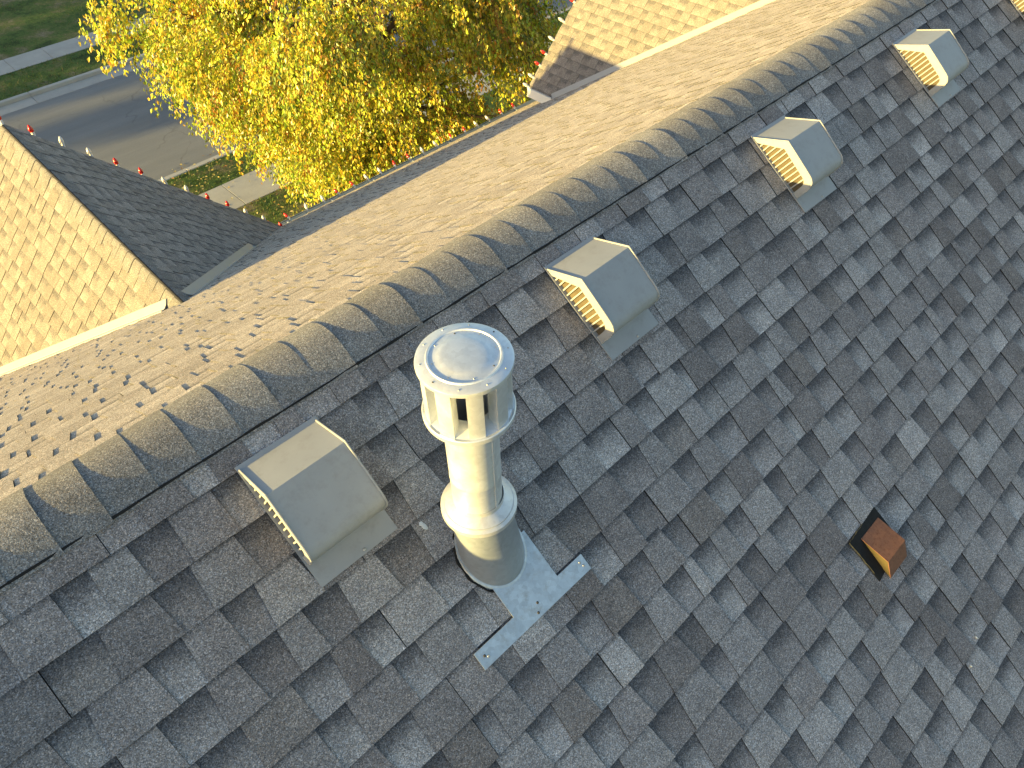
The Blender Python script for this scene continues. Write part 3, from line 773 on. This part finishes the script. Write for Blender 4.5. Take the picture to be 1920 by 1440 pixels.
# grass blades and fallen leaves
def blades(name, areas, n, seed, mat_, hh, ww):
    rng = random.Random(seed); mb = MB(); tot = sum((a[1]-a[0])*(a[3]-a[2]) for a in areas)
    for (x0, x1, y0, y1) in areas:
        for _ in range(int(n*(x1-x0)*(y1-y0)/tot)):
            x, y = rng.uniform(x0, x1), rng.uniform(y0, y1)
            pat = .5+.5*math.sin(x*1.3+1.7*math.sin(y*.9))*math.cos(y*1.1+math.sin(x*.7))
            if rng.random() > .35+.65*pat: continue
            a = rng.uniform(0, 6.28); h = hh*rng.uniform(.5, 1.2)*(.6+.5*pat); w2 = ww*rng.uniform(.6, 1.3); l = rng.uniform(.2, .9)*h
            g = rng.random(); c = (.055+.05*g, .11+.04*g, .02+.012*g, 1) if rng.random() > .22 else (.16, .13, .06, 1)
            dx, dy = math.cos(a), math.sin(a)
            i = [mb.vert((x-dy*w2, y+dx*w2, 0), c), mb.vert((x+dy*w2, y-dx*w2, 0), c), mb.vert((x+dx*l, y+dy*l, h), c)]
            mb.face(*i)
    o = mb.build(name, mat_); return o
def vc_mat(name, rough=.7, trans=.25, spec=.3):
    m, t, b = mat(name, rough=rough, spec=spec); L = t.links.new
    at = N(t, 'VertexColor', layer_name='tone'); L(at.outputs['Color'], b.inputs['Base Color'])
    tr = N(t, 'BsdfTranslucent'); L(at.outputs['Color'], tr.inputs['Color'])
    mx = N(t, 'MixShader', Fac=trans); L(b.outputs[0], mx.inputs[1]); L(tr.outputs[0], mx.inputs[2])
    L(mx.outputs[0], t.nodes['Material Output'].inputs['Surface'])
    return m
M['blade'] = vc_mat('grass_blade', .7, .2); M['leaf'] = vc_mat('autumn_leaf', .36, .32, .6); M['dead_leaf'] = vc_mat('fallen_leaf', .6, .1)
g_ = blades('grass', [(2, 15, 8.5, 15.34), (2, 14, 16.72, 17.98), (0, 20, 26.32, 28.15), (0, 24, 29.42, 40)], 90000, 7, M['blade'], .075, .012)
tag(g_, 'short mixed green and straw coloured grass of the lawns and verges', 'grass', kind='stuff')
def fallen(n, areas, seed):
    rng = random.Random(seed); mb = MB()
    for (x0, x1, y0, y1, z, k) in areas:
        for _ in range(int(n*k)):
            x, y = rng.uniform(x0, x1), rng.uniform(y0, y1); a = rng.uniform(0, 6.28); s = rng.uniform(.03, .055)
            c = rng.choice([(.55,.42,.10,1), (.42,.30,.07,1), (.62,.52,.22,1), (.30,.16,.05,1)])
            zz = z + rng.uniform(.004, .02); q = []
            for (lx, ly, lz) in ((-1,0,.0), (0,-.55,.012), (1,0,.0), (0,.55,.012)):
                q.append(mb.vert((x+s*(lx*math.cos(a)-ly*math.sin(a)), y+s*(lx*math.sin(a)+ly*math.cos(a)), zz+lz*rng.uniform(.2,1.6)), c))
            mb.face(q[0], q[1], q[2]); mb.face(q[0], q[2], q[3])
    return mb.build('fallen_leaves', M['dead_leaf'])
tag(fallen(1000, [(4, 14, 9, 15.3, .06, .55), (4, 13, 16.75, 17.95, .06, .35), (4, 13, 15.4, 16.65, .014, .05), (4, 13, 18.2, 18.8, -.11, .06)], 3), 'yellow fallen leaves scattered over grass, sidewalk and gutter', 'leaves', kind='stuff')

# ================================================================== TREES
def bark():
    m, t, b = mat('bark', (.10,.075,.055), .9, 0, .2); L = t.links.new
    tc = N(t, 'TexCoord'); n = N(t, 'TexNoise', Scale=14.0, Detail=6.0); L(tc.outputs['Object'], n.inputs['Vector'])
    r = ramp(t, [(.3, (.055,.038,.028)), (.7, (.15,.11,.075))]); L(n.outputs['Fac'], r.inputs[0]); L(r.outputs[0], b.inputs['Base Color'])
    bp = N(t, 'Bump', Strength=.6, Distance=.02); L(n.outputs['Fac'], bp.inputs['Height']); L(bp.outputs[0], b.inputs['Normal'])
    return m
M['bark'] = bark()
def leaf(mb, p, axis, nrm, L_, W_, c):
    side = axis.cross(nrm).normalized(); nn = side.cross(axis).normalized(); fold = W_*.35
    a = mb.vert(p, c); t = mb.vert(p + axis*L_ - nn*L_*.12, c)
    l = mb.vert(p + axis*L_*.42 + side*W_ + nn*fold, c); r = mb.vert(p + axis*L_*.42 - side*W_ + nn*fold, c)
    mb.face(a, l, t); mb.face(a, t, r)
def tree(x, y, height, crown_c, rx, ry, rz, ntwig, nleaf, LL, seed, label, cols, group=None, limbs=16, lumps=None, cut=None, fill=False):
    rng = random.Random(seed)
    root = empty('tree', (x, y, 0)); tag(root, label, 'tree', group)
    o = Vector((x, y, 0)); cc = Vector(crown_c) - o
    tr = MB(); tp = [Vector((0,0,-.1)), Vector((.04,0,height*.15)), Vector((-.03,.05,height*.35)), Vector((.08,.02,height*.6)), Vector((.0,-.06,height*.88))]
    tr.tube(tp, [.24,.19,.16,.10,.025], 12); trunk = tr.build('trunk', M['bark'], root, smooth=rad(60))
    ends = []
    lm = MB()
    for k in range(limbs):
        t = .22 + .62*k/limbs; s0 = Vector((0,0,height*t)); a = k*2.4 + rng.uniform(-.3,.3)
        e = cc + Vector((math.cos(a)*rx*rng.uniform(.6,.9), math.sin(a)*ry*rng.uniform(.6,.9), rz*(-.45+1.15*(t-.22)/.62)*rng.uniform(.8,1)))
        if cut and (cut((e-cc)*1.12) or cut((e-cc)*.8)): continue
        mid = s0.lerp(e, .5) + Vector((rng.uniform(-.2,.2), rng.uniform(-.2,.2), .35+rng.uniform(0,.3)))
        pts = [s0, s0.lerp(mid, .5)+Vector((0,0,.08)), mid, mid.lerp(e, .5)+Vector((0,0,.12)), e]
        lm.tube(pts, [.075,.06,.045,.03,.012], 7)
        for q in range(4):
            b0 = pts[2].lerp(pts[4], q/4); b1 = b0 + Vector((rng.uniform(-1,1), rng.uniform(-1,1), rng.uniform(-.1,.7)))*rng.uniform(.7,1.2)
            lm.tube([b0, b0.lerp(b1,.5)+Vector((0,0,.1)), b1], [.02,.014,.006], 5); ends.append(b1)
    lm.build('limbs', M['bark'], root, smooth=rad(60))
    cr_ = MB(); tw = MB()
    lum = lumps or []
    if not lum:
        for _ in range(140 if fill else 46):
            v = Vector((rng.gauss(0,1), rng.gauss(0,1), rng.gauss(0,1))).normalized()
            k = rng.uniform(.25, 1.0)**.6 if fill else rng.uniform(.55, 1.0)
            if cut and cut(Vector((v.x*rx*k, v.y*ry*k, v.z*rz*k))): continue
            lum.append((Vector((v.x*rx*k, v.y*ry*k, v.z*rz*k)), rng.uniform(.55, 1.15)))
    for i in range(ntwig):
        lc, lr = rng.choice(lum)
        v = Vector((rng.gauss(0,1), rng.gauss(0,1), rng.gauss(.1,.9))).normalized()
        p0 = cc + lc + v*lr*rng.uniform(.25, 1.0)
        if cut and cut(p0-cc): continue
        if (p0+o).y < EAVE+.45 and (p0+o).z > gz-.6: continue
        if (p0+o).z < 1.2: continue
        out = Vector(((p0-cc).x/rx, (p0-cc).y/ry, 0)); out = out.normalized() if out.length > .01 else Vector((1,0,0))
        d = (out*.75 + Vector((rng.uniform(-.6,.6), rng.uniform(-.6,.6), rng.uniform(-.1,.5)))).normalized()
        ln = rng.uniform(.35, .95); p = p0.copy(); pts = [p.copy()]; seg = 7
        low = .5+.5*math.sin(p0.x*1.1+2*math.sin(p0.z*.8+seed))*math.cos(p0.y*.9+.5*p0.z)
        basec = rng.choices(cols, weights=[c[1]*(1 + c[2]*low*(1 + 2.2*max(0, (p0-cc).dot(cr)/rx))) for c in cols])[0][0]
        for s_ in range(seg):
            d = (d + Vector((0,0,-.30))).normalized(); p = p + d*ln/seg; pts.append(p.copy())
            for q in range(max(1, nleaf//seg)):
                k = rng.uniform(.7, 1.3); ax = (Vector((rng.uniform(-.7,.7), rng.uniform(-.7,.7), -1.0+rng.uniform(-.2,.7))) + d*.5).normalized()
                nr = Vector((rng.gauss(0,1), rng.gauss(0,1), rng.gauss(0,1))).normalized()
                c = tuple(max(.004, x_*rng.uniform(.75,1.25)) for x_ in basec)
                leaf(cr_, p + Vector((rng.uniform(-.06,.06), rng.uniform(-.06,.06), rng.uniform(-.06,.04))), ax, nr, LL*k, LL*.30*k, (*c, 1))
        if i % 3 == 0: tw.tube(pts[::2]+[pts[-1]], [.005,.004,.0035,.003,.002][:len(pts[::2])+1], 4, cap=False)
    tag(tw.build('twigs', M['bark'], root), kind='stuff')
    tag(cr_.build('crown', M['leaf'], root), kind='stuff')
    return root
YEL = [((.62,.55,.06), 4.6, .2), ((.53,.53,.06), 5.2, .2), ((.36,.41,.045), 4.2, .3), ((.17,.22,.03), 3.8, .5), ((.52,.35,.03), .7, 1.2), ((.36,.18,.025), .45, 1.6), ((.66,.62,.12), 2.0, 0)]
def lopsided(d):            # the crown has no low branches on its street-left side
    a, b = d.dot(cr), d.dot(cd)
    return b > 3.15 + .72*min(0, a+.95)
tree(8.3, 11.8, 8.0, (8.6, 11.6, Z0-4.6), 4.7, 4.5, 4.2, 12500, 21, .076, 4, 'big tree with yellow and green autumn leaves between roof and street', YEL, cut=lopsided, fill=True)

# trees across the street, outside the picture, whose long evening shadows cover the far half of the road
DK = [((.10,.12,.02), 3, 0), ((.20,.18,.03), 2, 0)]
for i, (x, y, h) in enumerate(((-62, 39.5, 14.0), (-75, 45.5, 15.0), (-88, 50.0, 15.0), (-70, 53.0, 15.0))):
    tree(x, y, h*.8, (x, y, h*.55), 5.0, 5.2, h*.45, 520, 14, .55, 50+i, ['tall leafy tree beyond the street, nearest of the row', 'tall leafy tree beyond the street, second of the row', 'tall leafy tree beyond the street, farthest of the row', 'tall leafy tree beyond the street behind the others'][i], DK, 'street trees far up the road', limbs=8)
